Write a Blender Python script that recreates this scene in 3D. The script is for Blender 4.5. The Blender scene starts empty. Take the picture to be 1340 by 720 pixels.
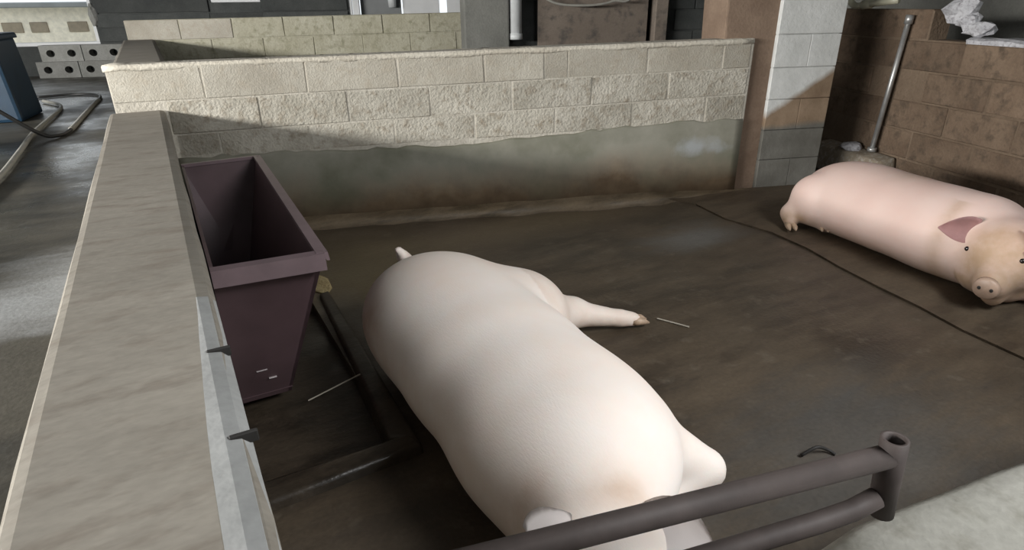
import bpy, bmesh, math, random
import numpy as np
from mathutils import Vector, Matrix

random.seed(7)
rng = np.random.default_rng(7)
SC = bpy.context.scene
COL = SC.collection

# ------------------------------------------------------------------ camera
cam_data = bpy.data.cameras.new('camera')
cam_data.sensor_fit = 'HORIZONTAL'
cam_data.sensor_width = 36.0
cam_data.lens = 36.0 * 800.0 / 1340.0
cam_data.clip_start = 0.02
cam = bpy.data.objects.new('camera', cam_data)
COL.objects.link(cam)
RIGHT = Vector((0.87264, -0.48823, -0.01093))
DOWN = Vector((-0.20739, -0.34980, -0.91358))
FWD = RIGHT.cross(-DOWN) * -1.0
FWD = Vector((0.44215, 0.79951, -0.40650))
zaxis = -FWD.normalized()
xaxis = RIGHT.normalized()
yaxis = zaxis.cross(xaxis).normalized()
xaxis = yaxis.cross(zaxis).normalized()
M = Matrix((xaxis, yaxis, zaxis)).transposed().to_4x4()
M.translation = Vector((0, 0, 1.2))
cam.matrix_world = M
SC.camera = cam

# ------------------------------------------------------------------ world, lights, exposure
SC.view_settings.view_transform = 'Standard'
SC.view_settings.look = 'None'
SC.view_settings.gamma = 1.0
SC.view_settings.use_curve_mapping = False
SC.view_settings.exposure = 0.15

world = bpy.data.worlds.new('overcast_sky')
SC.world = world
world.use_nodes = True
bg = world.node_tree.nodes['Background']
bg.inputs[0].default_value = (0.90, 0.96, 1.0, 1)
bg.inputs[1].default_value = 1.2


def area_light(name, loc, target, sx, sy, power, col, spread=180):
    d = bpy.data.lights.new(name, 'AREA')
    d.shape = 'RECTANGLE'
    d.size, d.size_y = sx, sy
    d.energy = power
    d.color = col
    d.spread = math.radians(spread)
    o = bpy.data.objects.new(name, d)
    COL.objects.link(o)
    o.location = loc
    dirv = (Vector(target) - Vector(loc)).normalized()
    o.rotation_euler = dirv.to_track_quat('-Z', 'Y').to_euler()
    return o


# daylight through the open left side of the shed, and through the open front behind the viewer
area_light('daylight_left_opening', (-5.5, 2.4, 1.75), (1.5, 2.6, 0.5), 5.0, 0.45, 760, (1.0, 0.98, 0.95))
area_light('daylight_front_opening', (2.1, -0.8, 2.6), (1.0, 1.1, 0.2), 1.8, 0.9, 58, (0.98, 0.99, 1.0), 110)

# ------------------------------------------------------------------ frame of the back wall
O2 = Vector((0.010, 3.908, 0.0))
E1 = Vector((0.9517, -0.3070, 0.0)).normalized()
E2 = Vector((E1.y, -E1.x, 0.0))          # towards the viewer


def W(s, t, z):
    return O2 + E1 * s + E2 * t + Vector((0, 0, z))


# ------------------------------------------------------------------ materials
def new_mat(name):
    m = bpy.data.materials.new(name)
    m.use_nodes = True
    nt = m.node_tree
    return m, nt, nt.nodes['Principled BSDF']


def node(nt, typ, **kw):
    n = nt.nodes.new(typ)
    for k, v in kw.items():
        if k in n.inputs:
            n.inputs[k].default_value = v
        else:
            setattr(n, k, v)
    return n


def noise(nt, co, scale, detail=4, rough=0.6):
    n = node(nt, 'ShaderNodeTexNoise')
    n.inputs['Scale'].default_value = scale
    n.inputs['Detail'].default_value = detail
    n.inputs['Roughness'].default_value = rough
    nt.links.new(co, n.inputs['Vector'])
    return n.outputs['Fac']


def ramp(nt, fac, stops):
    r = node(nt, 'ShaderNodeValToRGB')
    el = r.color_ramp.elements
    while len(el) < len(stops):
        el.new(0.5)
    for e, (p, c) in zip(el, stops):
        e.position = p
        e.color = (c[0], c[1], c[2], 1) if not isinstance(c, (int, float)) else (c, c, c, 1)
    nt.links.new(fac, r.inputs[0])
    return r.outputs[0]


def mixc(nt, fac, a, b, mode='MIX'):
    n = node(nt, 'ShaderNodeMix', data_type='RGBA', blend_type=mode)
    if isinstance(fac, (int, float)):
        n.inputs[0].default_value = fac
    else:
        nt.links.new(fac, n.inputs[0])
    for i, v in ((6, a), (7, b)):
        if isinstance(v, tuple):
            n.inputs[i].default_value = (v[0], v[1], v[2], 1)
        else:
            nt.links.new(v, n.inputs[i])
    return n.outputs[2]


def bump(nt, bsdf, h, strength, dist=0.01):
    b = node(nt, 'ShaderNodeBump')
    b.inputs['Strength'].default_value = strength
    b.inputs['Distance'].default_value = dist
    nt.links.new(h, b.inputs['Height'])
    nt.links.new(b.outputs[0], bsdf.inputs['Normal'])


def coords(nt, stretch=None, rnd=False):
    tc = node(nt, 'ShaderNodeTexCoord')
    co = tc.outputs['Object']
    if rnd:
        oi = node(nt, 'ShaderNodeObjectInfo')
        va = node(nt, 'ShaderNodeVectorMath', operation='MULTIPLY_ADD')
        nt.links.new(oi.outputs['Random'], va.inputs[0])
        va.inputs[1].default_value = (7, 3, 5)
        nt.links.new(co, va.inputs[2])
        co = va.outputs[0]
    if stretch:
        mp = node(nt, 'ShaderNodeMapping')
        mp.inputs['Scale'].default_value = stretch
        nt.links.new(co, mp.inputs['Vector'])
        co = mp.outputs[0]
    return co


def concrete(name, c1, c2, c3=None, scale=3.0, rough=(0.75, 0.95), bstr=0.35, stretch=None, spec=0.3, rnd=0.0, fine=60):
    m, nt, b = new_mat(name)
    co = coords(nt, stretch, rnd > 0)
    n1 = noise(nt, co, scale, 5, 0.62)
    n2 = noise(nt, co, scale * 6, 4, 0.6)
    n3 = noise(nt, co, fine, 2, 0.5)
    col = ramp(nt, n1, [(0.34, c1), (0.66, c2)])
    if c3:
        col = mixc(nt, ramp(nt, n2, [(0.50, 0.0), (0.72, 1.0)]), col, c3)
    col = mixc(nt, 0.35, col, ramp(nt, n3, [(0.3, 0.62), (0.7, 1.0)]), 'MULTIPLY')
    if rnd > 0:
        oi = node(nt, 'ShaderNodeObjectInfo')
        col = mixc(nt, 1.0, col, ramp(nt, oi.outputs['Random'], [(0.0, 1.0 - rnd), (1.0, 1.0)]), 'MULTIPLY')
    nt.links.new(col, b.inputs['Base Color'])
    nt.links.new(ramp(nt, n1, [(0.3, rough[0]), (0.7, rough[1])]), b.inputs['Roughness'])
    b.inputs['Specular IOR Level'].default_value = spec
    add = node(nt, 'ShaderNodeMath', operation='ADD')
    nt.links.new(n2, add.inputs[0])
    nt.links.new(n3, add.inputs[1])
    bump(nt, b, add.outputs[0], bstr, 0.008)
    return m


def plain(name, col, rough=0.5, metal=0.0, var=0.25, scale=9, bstr=0.08, spec=0.5):
    m, nt, b = new_mat(name)
    co = coords(nt)
    n1 = noise(nt, co, scale, 4)
    c = mixc(nt, ramp(nt, n1, [(0.35, 0.0), (0.7, 1.0)]), col, tuple(v * (1 - var) for v in col))
    nt.links.new(c, b.inputs['Base Color'])
    b.inputs['Roughness'].default_value = rough
    b.inputs['Metallic'].default_value = metal
    b.inputs['Specular IOR Level'].default_value = spec
    bump(nt, b, noise(nt, co, scale * 5, 3), bstr, 0.004)
    return m


MAT = {}
MAT['block'] = concrete('block_cement', (0.36, 0.33, 0.27), (0.50, 0.47, 0.40), (0.40, 0.36, 0.29), 3, bstr=0.45, rnd=0.14, fine=110)
MAT['pitted_block'] = concrete('pitted_block_cement', (0.37, 0.345, 0.285), (0.52, 0.49, 0.42), (0.30, 0.26, 0.20), 3.4, bstr=0.9, rnd=0.12, fine=70)
MAT['mortar'] = concrete('mortar_cement', (0.46, 0.42, 0.345), (0.56, 0.525, 0.445), None, 5, bstr=0.5)
MAT['core'] = concrete('mortar_joint', (0.40, 0.37, 0.31), (0.50, 0.47, 0.405), None, 5, bstr=0.5)
MAT['wall_top'] = concrete('wall_top_cement', (0.235, 0.215, 0.180), (0.30, 0.275, 0.232), (0.21, 0.182, 0.148), 2.2, bstr=0.10, stretch=(0.6, 1.6, 1))
MAT['white_edge'] = concrete('whitened_edge', (0.34, 0.345, 0.335), (0.41, 0.415, 0.405), None, 3, bstr=0.15)
MAT['green_block'] = concrete('mossy_cement', (0.36, 0.34, 0.25), (0.45, 0.43, 0.34), (0.27, 0.26, 0.18), 3, bstr=0.5)
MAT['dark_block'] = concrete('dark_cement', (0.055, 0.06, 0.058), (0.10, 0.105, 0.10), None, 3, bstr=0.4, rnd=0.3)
MAT['grey_block'] = concrete('grey_hollow_block', (0.24, 0.24, 0.22), (0.32, 0.32, 0.30), None, 6, bstr=0.5, rnd=0.2)
MAT['brown_block'] = concrete('mud_stained_block', (0.135, 0.092, 0.062), (0.215, 0.155, 0.108), (0.095, 0.07, 0.05), 2.4, bstr=0.6, rnd=0.22, spec=0.25)
MAT['brown_core'] = concrete('mud_stained_joint', (0.13, 0.092, 0.062), (0.19, 0.14, 0.098), None, 3.2, bstr=0.6)
MAT['rubble'] = concrete('whitewashed_mortar', (0.40, 0.40, 0.42), (0.60, 0.60, 0.62), (0.22, 0.21, 0.22), 9, bstr=0.6)
MAT['column'] = concrete('brown_column_cement', (0.17, 0.115, 0.08), (0.25, 0.18, 0.13), None, 3, bstr=0.3)
MAT['grey_column'] = concrete('grey_column_cement', (0.15, 0.15, 0.135), (0.21, 0.21, 0.19), None, 3, bstr=0.3)
MAT['ledge'] = concrete('muddy_ledge_cement', (0.20, 0.16, 0.115), (0.30, 0.26, 0.20), (0.38, 0.36, 0.33), 6, bstr=0.5)
MAT['front_wall'] = concrete('front_wall_cement', (0.30, 0.295, 0.255), (0.37, 0.36, 0.32), (0.25, 0.24, 0.20), 2.4, bstr=0.2)
MAT['board'] = concrete('board_brown', (0.19, 0.155, 0.125), (0.24, 0.20, 0.165), (0.10, 0.09, 0.08), 1.6, bstr=0.1)
MAT['roof'] = plain('roof_sheet', (0.16, 0.165, 0.17), 0.6, 0.3)
MAT['ground'] = concrete('bright_yard', (0.70, 0.68, 0.62), (0.82, 0.80, 0.74), None, 1.0)
MAT['beige'] = plain('beige_render', (0.86, 0.80, 0.66), 0.8)
MAT['pane_dark'] = plain('shaded_opening', (0.30, 0.25, 0.18), 0.7)
MAT['maroon'] = plain('maroon_sheet', (0.105, 0.066, 0.072), 0.42, 0.0, 0.3, 5, 0.05)
MAT['maroon_rim'] = plain('maroon_rim_sheet', (0.20, 0.145, 0.155), 0.38, 0.0, 0.25, 8, 0.05)
MAT['scratch'] = plain('bare_scratch', (0.55, 0.50, 0.50), 0.5)
MAT['dark_pipe'] = plain('painted_steel_pipe', (0.075, 0.060, 0.055), 0.62, 0.0, 0.35, 12, 0.1, 0.3)
MAT['hole'] = plain('pipe_bore', (0.008, 0.007, 0.007), 0.9)
MAT['galv'] = plain('galvanised_pipe', (0.44, 0.44, 0.43), 0.38, 0.6, 0.3, 14, 0.05)
MAT['pvc'] = plain('cream_pvc', (0.62, 0.60, 0.46), 0.4, 0, 0.1)
MAT['white_pvc'] = plain('white_pvc', (0.66, 0.68, 0.68), 0.45, 0, 0.2)
MAT['blue'] = plain('blue_plastic', (0.007, 0.034, 0.068), 0.4, 0, 0.35, 4)
MAT['blue_patch'] = plain('faded_patch', (0.10, 0.125, 0.105), 0.6, 0, 0.4, 6)
MAT['grey_hose'] = plain('grey_hose', (0.36, 0.35, 0.31), 0.5, 0, 0.2)
MAT['black_hose'] = plain('black_hose', (0.02, 0.02, 0.019), 0.45, 0, 0.2)
MAT['straw'] = plain('pale_straw', (0.50, 0.46, 0.38), 0.7)
MAT['nick'] = plain('dark_bolt', (0.02, 0.018, 0.016), 0.7)
MAT['hoof'] = plain('hoof_horn', (0.50, 0.36, 0.25), 0.5, 0, 0.4, 30)
MAT['eye'] = plain('eye_dark', (0.012, 0.009, 0.008), 0.15)
MAT['feed'] = concrete('feed_crust', (0.30, 0.23, 0.11), (0.42, 0.34, 0.18), None, 20, bstr=0.8)
MAT['white_sheet'] = plain('white_sheet', (0.72, 0.73, 0.73), 0.6, 0, 0.12, 3)
MAT['grey_sheet'] = plain('grey_sheet', (0.22, 0.23, 0.23), 0.6, 0, 0.2, 3)


def mat_plaster():
    """smooth cement render at the foot of the back wall, mud brown low down and towards the left"""
    m, nt, b = new_mat('plaster_render')
    co = coords(nt)
    n1 = noise(nt, co, 2.2, 5, 0.6)
    n2 = noise(nt, co, 9, 4, 0.6)
    grey = ramp(nt, n1, [(0.33, (0.115, 0.115, 0.078)), (0.68, (0.26, 0.25, 0.205))])
    brown = ramp(nt, n2, [(0.3, (0.10, 0.068, 0.04)), (0.7, (0.18, 0.13, 0.08))])
    sep = node(nt, 'ShaderNodeSeparateXYZ')
    nt.links.new(co, sep.inputs[0])
    # splash line of mud: height of the stain wobbles with noise
    a = node(nt, 'ShaderNodeMath', operation='MULTIPLY_ADD')
    nt.links.new(n1, a.inputs[0])
    a.inputs[1].default_value = -0.55
    nt.links.new(sep.outputs[2], a.inputs[2])
    f = ramp(nt, a.outputs[0], [(0.0, 1.0), (0.05, 0.0)])
    f2 = node(nt, 'ShaderNodeMapRange')
    nt.links.new(a.outputs[0], f2.inputs[0])
    f2.inputs[1].default_value = -0.22
    f2.inputs[2].default_value = 0.03
    f2.inputs[3].default_value = 1.0
    f2.inputs[4].default_value = 0.0
    mv = node(nt, 'ShaderNodeMapping')            # bright lit patch near the column, painted into the colour
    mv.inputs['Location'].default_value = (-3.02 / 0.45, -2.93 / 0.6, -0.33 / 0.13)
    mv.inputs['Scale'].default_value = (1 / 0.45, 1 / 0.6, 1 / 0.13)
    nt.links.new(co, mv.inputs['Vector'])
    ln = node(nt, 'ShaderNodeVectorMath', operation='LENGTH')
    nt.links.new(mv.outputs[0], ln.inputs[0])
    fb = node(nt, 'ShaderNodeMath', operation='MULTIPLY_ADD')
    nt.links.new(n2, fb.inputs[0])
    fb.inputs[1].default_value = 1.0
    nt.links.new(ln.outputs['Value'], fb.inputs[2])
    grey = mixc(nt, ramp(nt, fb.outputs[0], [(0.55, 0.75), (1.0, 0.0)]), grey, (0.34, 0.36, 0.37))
    col = mixc(nt, f2.outputs[0], grey, brown)
    nt.links.new(col, b.inputs['Base Color'])
    b.inputs['Roughness'].default_value = 0.62
    bump(nt, b, n2, 0.2, 0.01)
    return m


def mat_pier():
    """whitewashed pier, muddy below; the slanting shade edge is painted into the colour"""
    m, nt, b = new_mat('pier_whitewash')
    co = coords(nt)
    n1 = noise(nt, co, 5, 5, 0.6)
    n2 = noise(nt, co, 30, 3, 0.6)
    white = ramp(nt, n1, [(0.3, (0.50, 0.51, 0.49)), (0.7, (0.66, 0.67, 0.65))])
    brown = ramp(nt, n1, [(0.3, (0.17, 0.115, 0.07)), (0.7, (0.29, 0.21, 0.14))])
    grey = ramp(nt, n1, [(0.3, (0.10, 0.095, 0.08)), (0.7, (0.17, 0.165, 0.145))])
    sep = node(nt, 'ShaderNodeSeparateXYZ')
    nt.links.new(co, sep.inputs[0])

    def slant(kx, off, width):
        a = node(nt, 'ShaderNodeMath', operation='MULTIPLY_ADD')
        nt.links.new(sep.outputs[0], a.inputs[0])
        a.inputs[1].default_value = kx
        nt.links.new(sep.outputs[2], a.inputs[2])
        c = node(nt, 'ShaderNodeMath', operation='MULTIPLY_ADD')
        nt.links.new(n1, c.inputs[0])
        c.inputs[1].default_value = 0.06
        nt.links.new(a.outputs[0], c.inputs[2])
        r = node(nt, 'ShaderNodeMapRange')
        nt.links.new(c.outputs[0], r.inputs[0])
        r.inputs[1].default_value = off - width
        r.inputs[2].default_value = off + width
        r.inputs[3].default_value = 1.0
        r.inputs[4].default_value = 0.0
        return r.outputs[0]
    col = mixc(nt, slant(-0.62, 0.53, 0.025), white, brown)  # slanting shade edge painted in together with the mud brown
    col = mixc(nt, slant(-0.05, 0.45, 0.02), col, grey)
    nt.links.new(col, b.inputs['Base Color'])
    b.inputs['Roughness'].default_value = 0.8
    bump(nt, b, n2, 0.4, 0.008)
    return m


def mat_floor(name, c_dark, c_mid, c_pale, pale_at, wet, scale=1.3, seed=0.0, stains_and_sheen=()):
    """muddy cement: broad blotches, streaks along the pen, grit; stains_and_sheen = (x, y, rx, ry, colour, strength)"""
    m, nt, b = new_mat(name)
    co0 = coords(nt)
    mp = node(nt, 'ShaderNodeMapping')
    mp.inputs['Location'].default_value = (seed, seed * 0.7, 0)
    nt.links.new(co0, mp.inputs['Vector'])
    co = mp.outputs[0]
    ms = node(nt, 'ShaderNodeMapping')
    ms.inputs['Rotation'].default_value = (0, 0, 0.31)
    ms.inputs['Scale'].default_value = (0.45, 1.5, 1)
    nt.links.new(co, ms.inputs['Vector'])
    n1 = noise(nt, co, scale, 6, 0.66)
    n2 = noise(nt, ms.outputs[0], scale * 3.2, 6, 0.68)
    n3 = noise(nt, co, 70, 2, 0.5)
    n4 = noise(nt, co, scale * 9, 4, 0.6)
    col = ramp(nt, n1, [(0.38, c_dark), (0.60, c_mid)])
    col = mixc(nt, ramp(nt, n2, [(0.44, 0.0), (0.66, 0.8)]), col, tuple(v * 1.35 for v in c_mid))
    col = mixc(nt, ramp(nt, n2, [(0.30, 0.7), (0.46, 0.0)]), col, tuple(v * 0.75 for v in c_dark))
    col = mixc(nt, ramp(nt, n4, [(pale_at, 0.0), (pale_at + 0.2, 0.7)]), col, c_pale)
    for (x, y, rx, ry, c, k) in stains_and_sheen:
        mv = node(nt, 'ShaderNodeMapping')
        mv.inputs['Location'].default_value = (-x / rx, -y / ry, 0)
        mv.inputs['Scale'].default_value = (1 / rx, 1 / ry, 0)
        nt.links.new(co0, mv.inputs['Vector'])
        ln = node(nt, 'ShaderNodeVectorMath', operation='LENGTH')
        nt.links.new(mv.outputs[0], ln.inputs[0])
        ad = node(nt, 'ShaderNodeMath', operation='MULTIPLY_ADD')
        nt.links.new(n2, ad.inputs[0])
        ad.inputs[1].default_value = 1.6
        nt.links.new(ln.outputs['Value'], ad.inputs[2])
        f = node(nt, 'ShaderNodeMapRange')
        f.interpolation_type = 'SMOOTHSTEP'
        nt.links.new(ad.outputs[0], f.inputs[0])
        f.inputs[1].default_value = 0.9
        f.inputs[2].default_value = 1.9
        f.inputs[3].default_value = k
        f.inputs[4].default_value = 0.0
        col = mixc(nt, f.outputs[0], col, c)
    col = mixc(nt, 0.4, col, ramp(nt, n3, [(0.3, 0.55), (0.7, 1.0)]), 'MULTIPLY')
    nt.links.new(col, b.inputs['Base Color'])
    nt.links.new(ramp(nt, n1, [(0.40, wet[0]), (0.58, wet[1])]), b.inputs['Roughness'])
    b.inputs['Specular IOR Level'].default_value = 0.45
    add = node(nt, 'ShaderNodeMath', operation='MULTIPLY_ADD')
    nt.links.new(n3, add.inputs[0])
    add.inputs[1].default_value = 0.35
    nt.links.new(n2, add.inputs[2])
    bump(nt, b, add.outputs[0], 0.25, 0.012)
    return m


MAT['plaster'] = mat_plaster()
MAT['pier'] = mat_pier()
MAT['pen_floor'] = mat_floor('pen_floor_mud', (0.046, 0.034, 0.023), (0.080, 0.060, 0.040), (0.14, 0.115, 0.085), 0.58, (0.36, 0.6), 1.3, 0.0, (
    (2.45, 2.30, 0.42, 0.22, (0.16, 0.155, 0.145), 0.75), (0.75, 2.75, 0.55, 0.70, (0.105, 0.080, 0.038), 0.8),  # first blob: pale wet sheen painted into the floor colour
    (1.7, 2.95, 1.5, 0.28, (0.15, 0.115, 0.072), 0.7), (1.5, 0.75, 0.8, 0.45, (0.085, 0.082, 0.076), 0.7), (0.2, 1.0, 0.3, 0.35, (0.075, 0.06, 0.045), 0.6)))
MAT['pen_slab'] = mat_floor('pen_slab_mud', (0.062, 0.044, 0.028), (0.095, 0.070, 0.045), (0.12, 0.10, 0.07), 0.62, (0.5, 0.75), 1.6, 3.0)
MAT['fillet'] = mat_floor('fillet_mud', (0.085, 0.062, 0.036), (0.15, 0.112, 0.070), (0.19, 0.15, 0.10), 0.58, (0.5, 0.8), 2.0, 5.0)
MAT['sump'] = mat_floor('sump_mud', (0.022, 0.017, 0.012), (0.05, 0.038, 0.026), (0.075, 0.06, 0.042), 0.6, (0.3, 0.55), 2.5, 8.0)
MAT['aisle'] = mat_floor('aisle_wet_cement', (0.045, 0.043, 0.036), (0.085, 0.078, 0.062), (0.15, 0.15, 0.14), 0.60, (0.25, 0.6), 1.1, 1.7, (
    (-0.36, 2.24, 0.28, 0.42, (0.42, 0.43, 0.43), 1.0), (-0.55, 2.10, 0.40, 0.26, (0.36, 0.37, 0.37), 0.95), (-0.5, 4.4, 0.16, 0.5, (0.22, 0.23, 0.23), 0.7), (-0.62, 6.6, 0.3, 0.5, (0.25, 0.26, 0.27), 0.8)))  # pale blobs: window glare on the wet floor, painted in


def mat_skin(name, base, pink, dirt_shade, dirt_shade_amt):
    m, nt, b = new_mat(name)
    co = coords(nt)
    n1 = noise(nt, co, 3.5, 4, 0.55)
    n2 = noise(nt, co, 14, 4, 0.6)
    col = mixc(nt, ramp(nt, n1, [(0.38, 0.0), (0.66, 1.0)]), base, pink)
    at = node(nt, 'ShaderNodeAttribute')
    at.attribute_name = 'dirt_shade'
    mul = node(nt, 'ShaderNodeMath', operation='MULTIPLY')
    nt.links.new(at.outputs['Fac'], mul.inputs[0])
    nt.links.new(ramp(nt, n2, [(0.25, 0.55), (0.65, 1.0)]), mul.inputs[1])
    mul2 = node(nt, 'ShaderNodeMath', operation='MULTIPLY')
    nt.links.new(mul.outputs[0], mul2.inputs[0])
    mul2.inputs[1].default_value = dirt_shade_amt
    col = mixc(nt, mul2.outputs[0], col, dirt_shade)
    nt.links.new(col, b.inputs['Base Color'])
    b.inputs['Roughness'].default_value = 0.55
    b.inputs['Specular IOR Level'].default_value = 0.3
    b.inputs['Subsurface Weight'].default_value = 0.12
    b.inputs['Subsurface Radius'].default_value = (0.03, 0.012, 0.008)
    mp = node(nt, 'ShaderNodeMapping')
    mp.inputs['Scale'].default_value = (60, 18, 60)
    nt.links.new(co, mp.inputs['Vector'])
    bump(nt, b, noise(nt, mp.outputs[0], 4, 3, 0.6), 0.12, 0.004)
    return m


MAT['skin_white'] = mat_skin('sow_skin_cream', (0.87, 0.80, 0.74), (0.86, 0.75, 0.67), (0.50, 0.34, 0.23), 0.9)
MAT['skin_pink'] = mat_skin('sow_skin_pink', (0.60, 0.46, 0.41), (0.58, 0.42, 0.37), (0.36, 0.25, 0.165), 1.0)
MAT['ear_white'] = plain('ear_skin_pale', (0.93, 0.88, 0.86), 0.6, 0, 0.04)
MAT['ear_pink'] = plain('ear_skin_pink', (0.52, 0.30, 0.29), 0.6, 0, 0.25)
MAT['snout'] = plain('snout_skin', (0.47, 0.335, 0.255), 0.45, 0, 0.25, 20)


# ------------------------------------------------------------------ mesh helpers
def obj(name, bm, mat, parent=None, smooth=False):
    me = bpy.data.meshes.new(name)
    bm.normal_update()
    bm.to_mesh(me)
    bm.free()
    if smooth:
        me.polygons.foreach_set('use_smooth', [True] * len(me.polygons))
    me.materials.append(mat)
    o = bpy.data.objects.new(name, me)
    COL.objects.link(o)
    if parent is not None:
        o.parent = parent
        pl = parent.matrix_basis.translation
        pp = parent.parent
        off = Vector(pl)
        while pp is not None:
            off += pp.matrix_basis.translation
            pp = pp.parent
        if off.length > 0:
            o.data.transform(Matrix.Translation(-off))
    return o


def thing(name, label, cat, loc, group=None):
    o = bpy.data.objects.new(name, None)
    o.empty_display_size = 0.05
    COL.objects.link(o)
    o.location = loc
    o['label'] = label
    o['category'] = cat
    if group:
        o['group'] = group
    return o


def tag(o, label, cat, group=None):
    o['label'] = label
    o['category'] = cat
    if group:
        o['group'] = group
    return o


def struct(o, label, cat='structure'):
    o['kind'] = 'structure'
    o['label'] = label
    o['category'] = cat
    return o


def hexa(bm, pts, bev=0.0, seg=1):
    """eight corner points: bottom four then top four, counter-clockwise"""
    v = [bm.verts.new(p) for p in pts]
    fs = [(3, 2, 1, 0), (4, 5, 6, 7), (0, 1, 5, 4), (1, 2, 6, 5), (2, 3, 7, 6), (3, 0, 4, 7)]
    faces = [bm.faces.new([v[i] for i in f]) for f in fs]
    if bev > 0:
        edges = list({e for f in faces for e in f.edges})
        bmesh.ops.bevel(bm, geom=edges, offset=bev, segments=seg, affect='EDGES', profile=0.6)
    return v


def box(bm, x0, x1, y0, y1, z0, z1, bev=0.0, seg=1):
    hexa(bm, [(x0, y0, z0), (x1, y0, z0), (x1, y1, z0), (x0, y1, z0),
              (x0, y0, z1), (x1, y0, z1), (x1, y1, z1), (x0, y1, z1)], bev, seg)


def wbox(bm, s0, s1, t0, t1, z0, z1, bev=0.0, seg=1, dz=0.0):
    """box in the back-wall frame; t0 < t1 (t1 nearer the viewer); dz lifts the s1 end"""
    hexa(bm, [W(s0, t1, z0), W(s1, t1, z0 + dz), W(s1, t0, z0 + dz), W(s0, t0, z0),
              W(s0, t1, z1), W(s1, t1, z1 + dz), W(s1, t0, z1 + dz), W(s0, t0, z1)], bev, seg)


def new():
    return bmesh.new()


def tube(bm, pts, r, n=12, cap=True, hollow=0.0):
    pts = [Vector(p) for p in pts]
    rr = r if isinstance(r, (list, tuple)) else [r] * len(pts)
    rings = []
    prev = None
    for i, p in enumerate(pts):
        if i == 0:
            d = pts[1] - pts[0]
        elif i == len(pts) - 1:
            d = pts[-1] - pts[-2]
        else:
            d = pts[i + 1] - pts[i - 1]
        d.normalize()
        if prev is None:
            a = Vector((0, 0, 1)) if abs(d.z) < 0.9 else Vector((1, 0, 0))
            u = d.cross(a).normalized()
        else:
            u = (prev - d * prev.dot(d)).normalized()
        prev = u
        w = d.cross(u)
        rings.append([bm.verts.new(p + (u * math.cos(2 * math.pi * k / n) + w * math.sin(2 * math.pi * k / n)) * rr[i]) for k in range(n)])
    for a, b in zip(rings, rings[1:]):
        for k in range(n):
            bm.faces.new((a[k], a[(k + 1) % n], b[(k + 1) % n], b[k]))
    if cap:
        bm.faces.new(rings[0][::-1])
        bm.faces.new(rings[-1])
    return rings


def catmull(pts, n=8):
    P = [Vector(p) for p in pts]
    P = [P[0] * 2 - P[1]] + P + [P[-1] * 2 - P[-2]]
    out = []
    for i in range(1, len(P) - 2):
        for k in range(n):
            t = k / n
            a, b, c, d = P[i - 1], P[i], P[i + 1], P[i + 2]
            out.append(0.5 * ((2 * b) + (c - a) * t + (2 * a - 5 * b + 4 * c - d) * t * t + (3 * b - a - 3 * c + d) * t ** 3))
    out.append(P[-2])
    return out


def grid_sheet(bm, poly, z0, z1):
    """extruded polygon (x, y list)"""
    lo = [bm.verts.new((x, y, z0)) for x, y in poly]
    hi = [bm.verts.new((x, y, z1)) for x, y in poly]
    bm.faces.new(hi)
    bm.faces.new(lo[::-1])
    n = len(poly)
    for i in range(n):
        bm.faces.new((lo[i], lo[(i + 1) % n], hi[(i + 1) % n], hi[i]))


# ------------------------------------------------------------------ floors
bm = new()
box(bm, -7, 9, -4, 13, -0.35, -0.06)
fl = struct(obj('floor', bm, MAT['pen_floor']), 'dark muddy concrete base under the whole shed', 'floor')
# pen floor around the sunken tray beside the left wall
bm = new()
far_y = lambda x: 3.908 - (x - 0.01) * 0.3226
grid_sheet(bm, [(0.40, 0.10), (5.4, 0.10), (5.4, far_y(5.4)), (0.40, far_y(0.40))], -0.06, 0.0)
pen_floor = struct(obj('floor', bm, MAT['pen_floor']), 'dark brown wet concrete floor of the near pig pen', 'floor')
bm = new()
grid_sheet(bm, [(0.0, 0.10), (0.40, 0.10), (0.40, 1.42), (0.0, 1.42)], -0.06, 0.0)
obj('near_strip', bm, MAT['pen_floor'], pen_floor)
bm = new()
grid_sheet(bm, [(0.0, 2.55), (0.40, 2.55), (0.40, far_y(0.40)), (0.0, far_y(0.0))], -0.06, 0.0)
obj('far_strip', bm, MAT['fillet'], pen_floor)
bm = new()
grid_sheet(bm, [(0.0, 1.42), (0.40, 1.42), (0.40, 2.55), (0.0, 2.55)], -0.06, -0.045)
obj('sunken_tray', bm, MAT['sump'], pen_floor)
# worn cement curb round the tray
bm = new()
hexa(bm, [(0.375, 1.44, -0.06), (0.475, 1.36, -0.06), (0.50, 2.62, -0.06), (0.43, 2.60, -0.06),
          (0.385, 1.46, 0.035), (0.455, 1.40, 0.035), (0.485, 2.60, 0.02), (0.44, 2.58, 0.02)], 0.012, 2)
obj('curb', bm, MAT['sump'], pen_floor, True)
bm = new()
hexa(bm, [(0.0, 1.34, -0.06), (0.46, 1.36, -0.06), (0.46, 1.46, -0.06), (0.0, 1.47, -0.06),
          (0.0, 1.36, 0.03), (0.46, 1.38, 0.035), (0.44, 1.44, 0.035), (0.0, 1.45, 0.03)], 0.012, 2)
obj('curb', bm, MAT['sump'], pen_floor, True)

# raised slab under the second pig: its worn edge runs diagonally across the floor
edge = [(2.72, 3.02), (2.86, 2.72), (2.80, 2.42), (2.84, 2.12), (2.80, 1.86), (2.72, 1.62), (2.66, 1.38), (2.62, 1.18), (2.56, 0.98), (2.52, 0.70), (2.50, 0.40), (2.45, 0.12)]
bm = new()
poly = [(x, y) for x, y in edge] + [(5.4, 0.12), (5.4, far_y(5.4)), (2.74, far_y(2.74))]
poly = poly[::-1]
grid_sheet(bm, poly if False else [(x, y) for x, y in poly][::-1], 0.0, 0.010)
bmesh.ops.recalc_face_normals(bm, faces=bm.faces)
obj('raised_slab', bm, MAT['pen_slab'], pen_floor)

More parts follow.
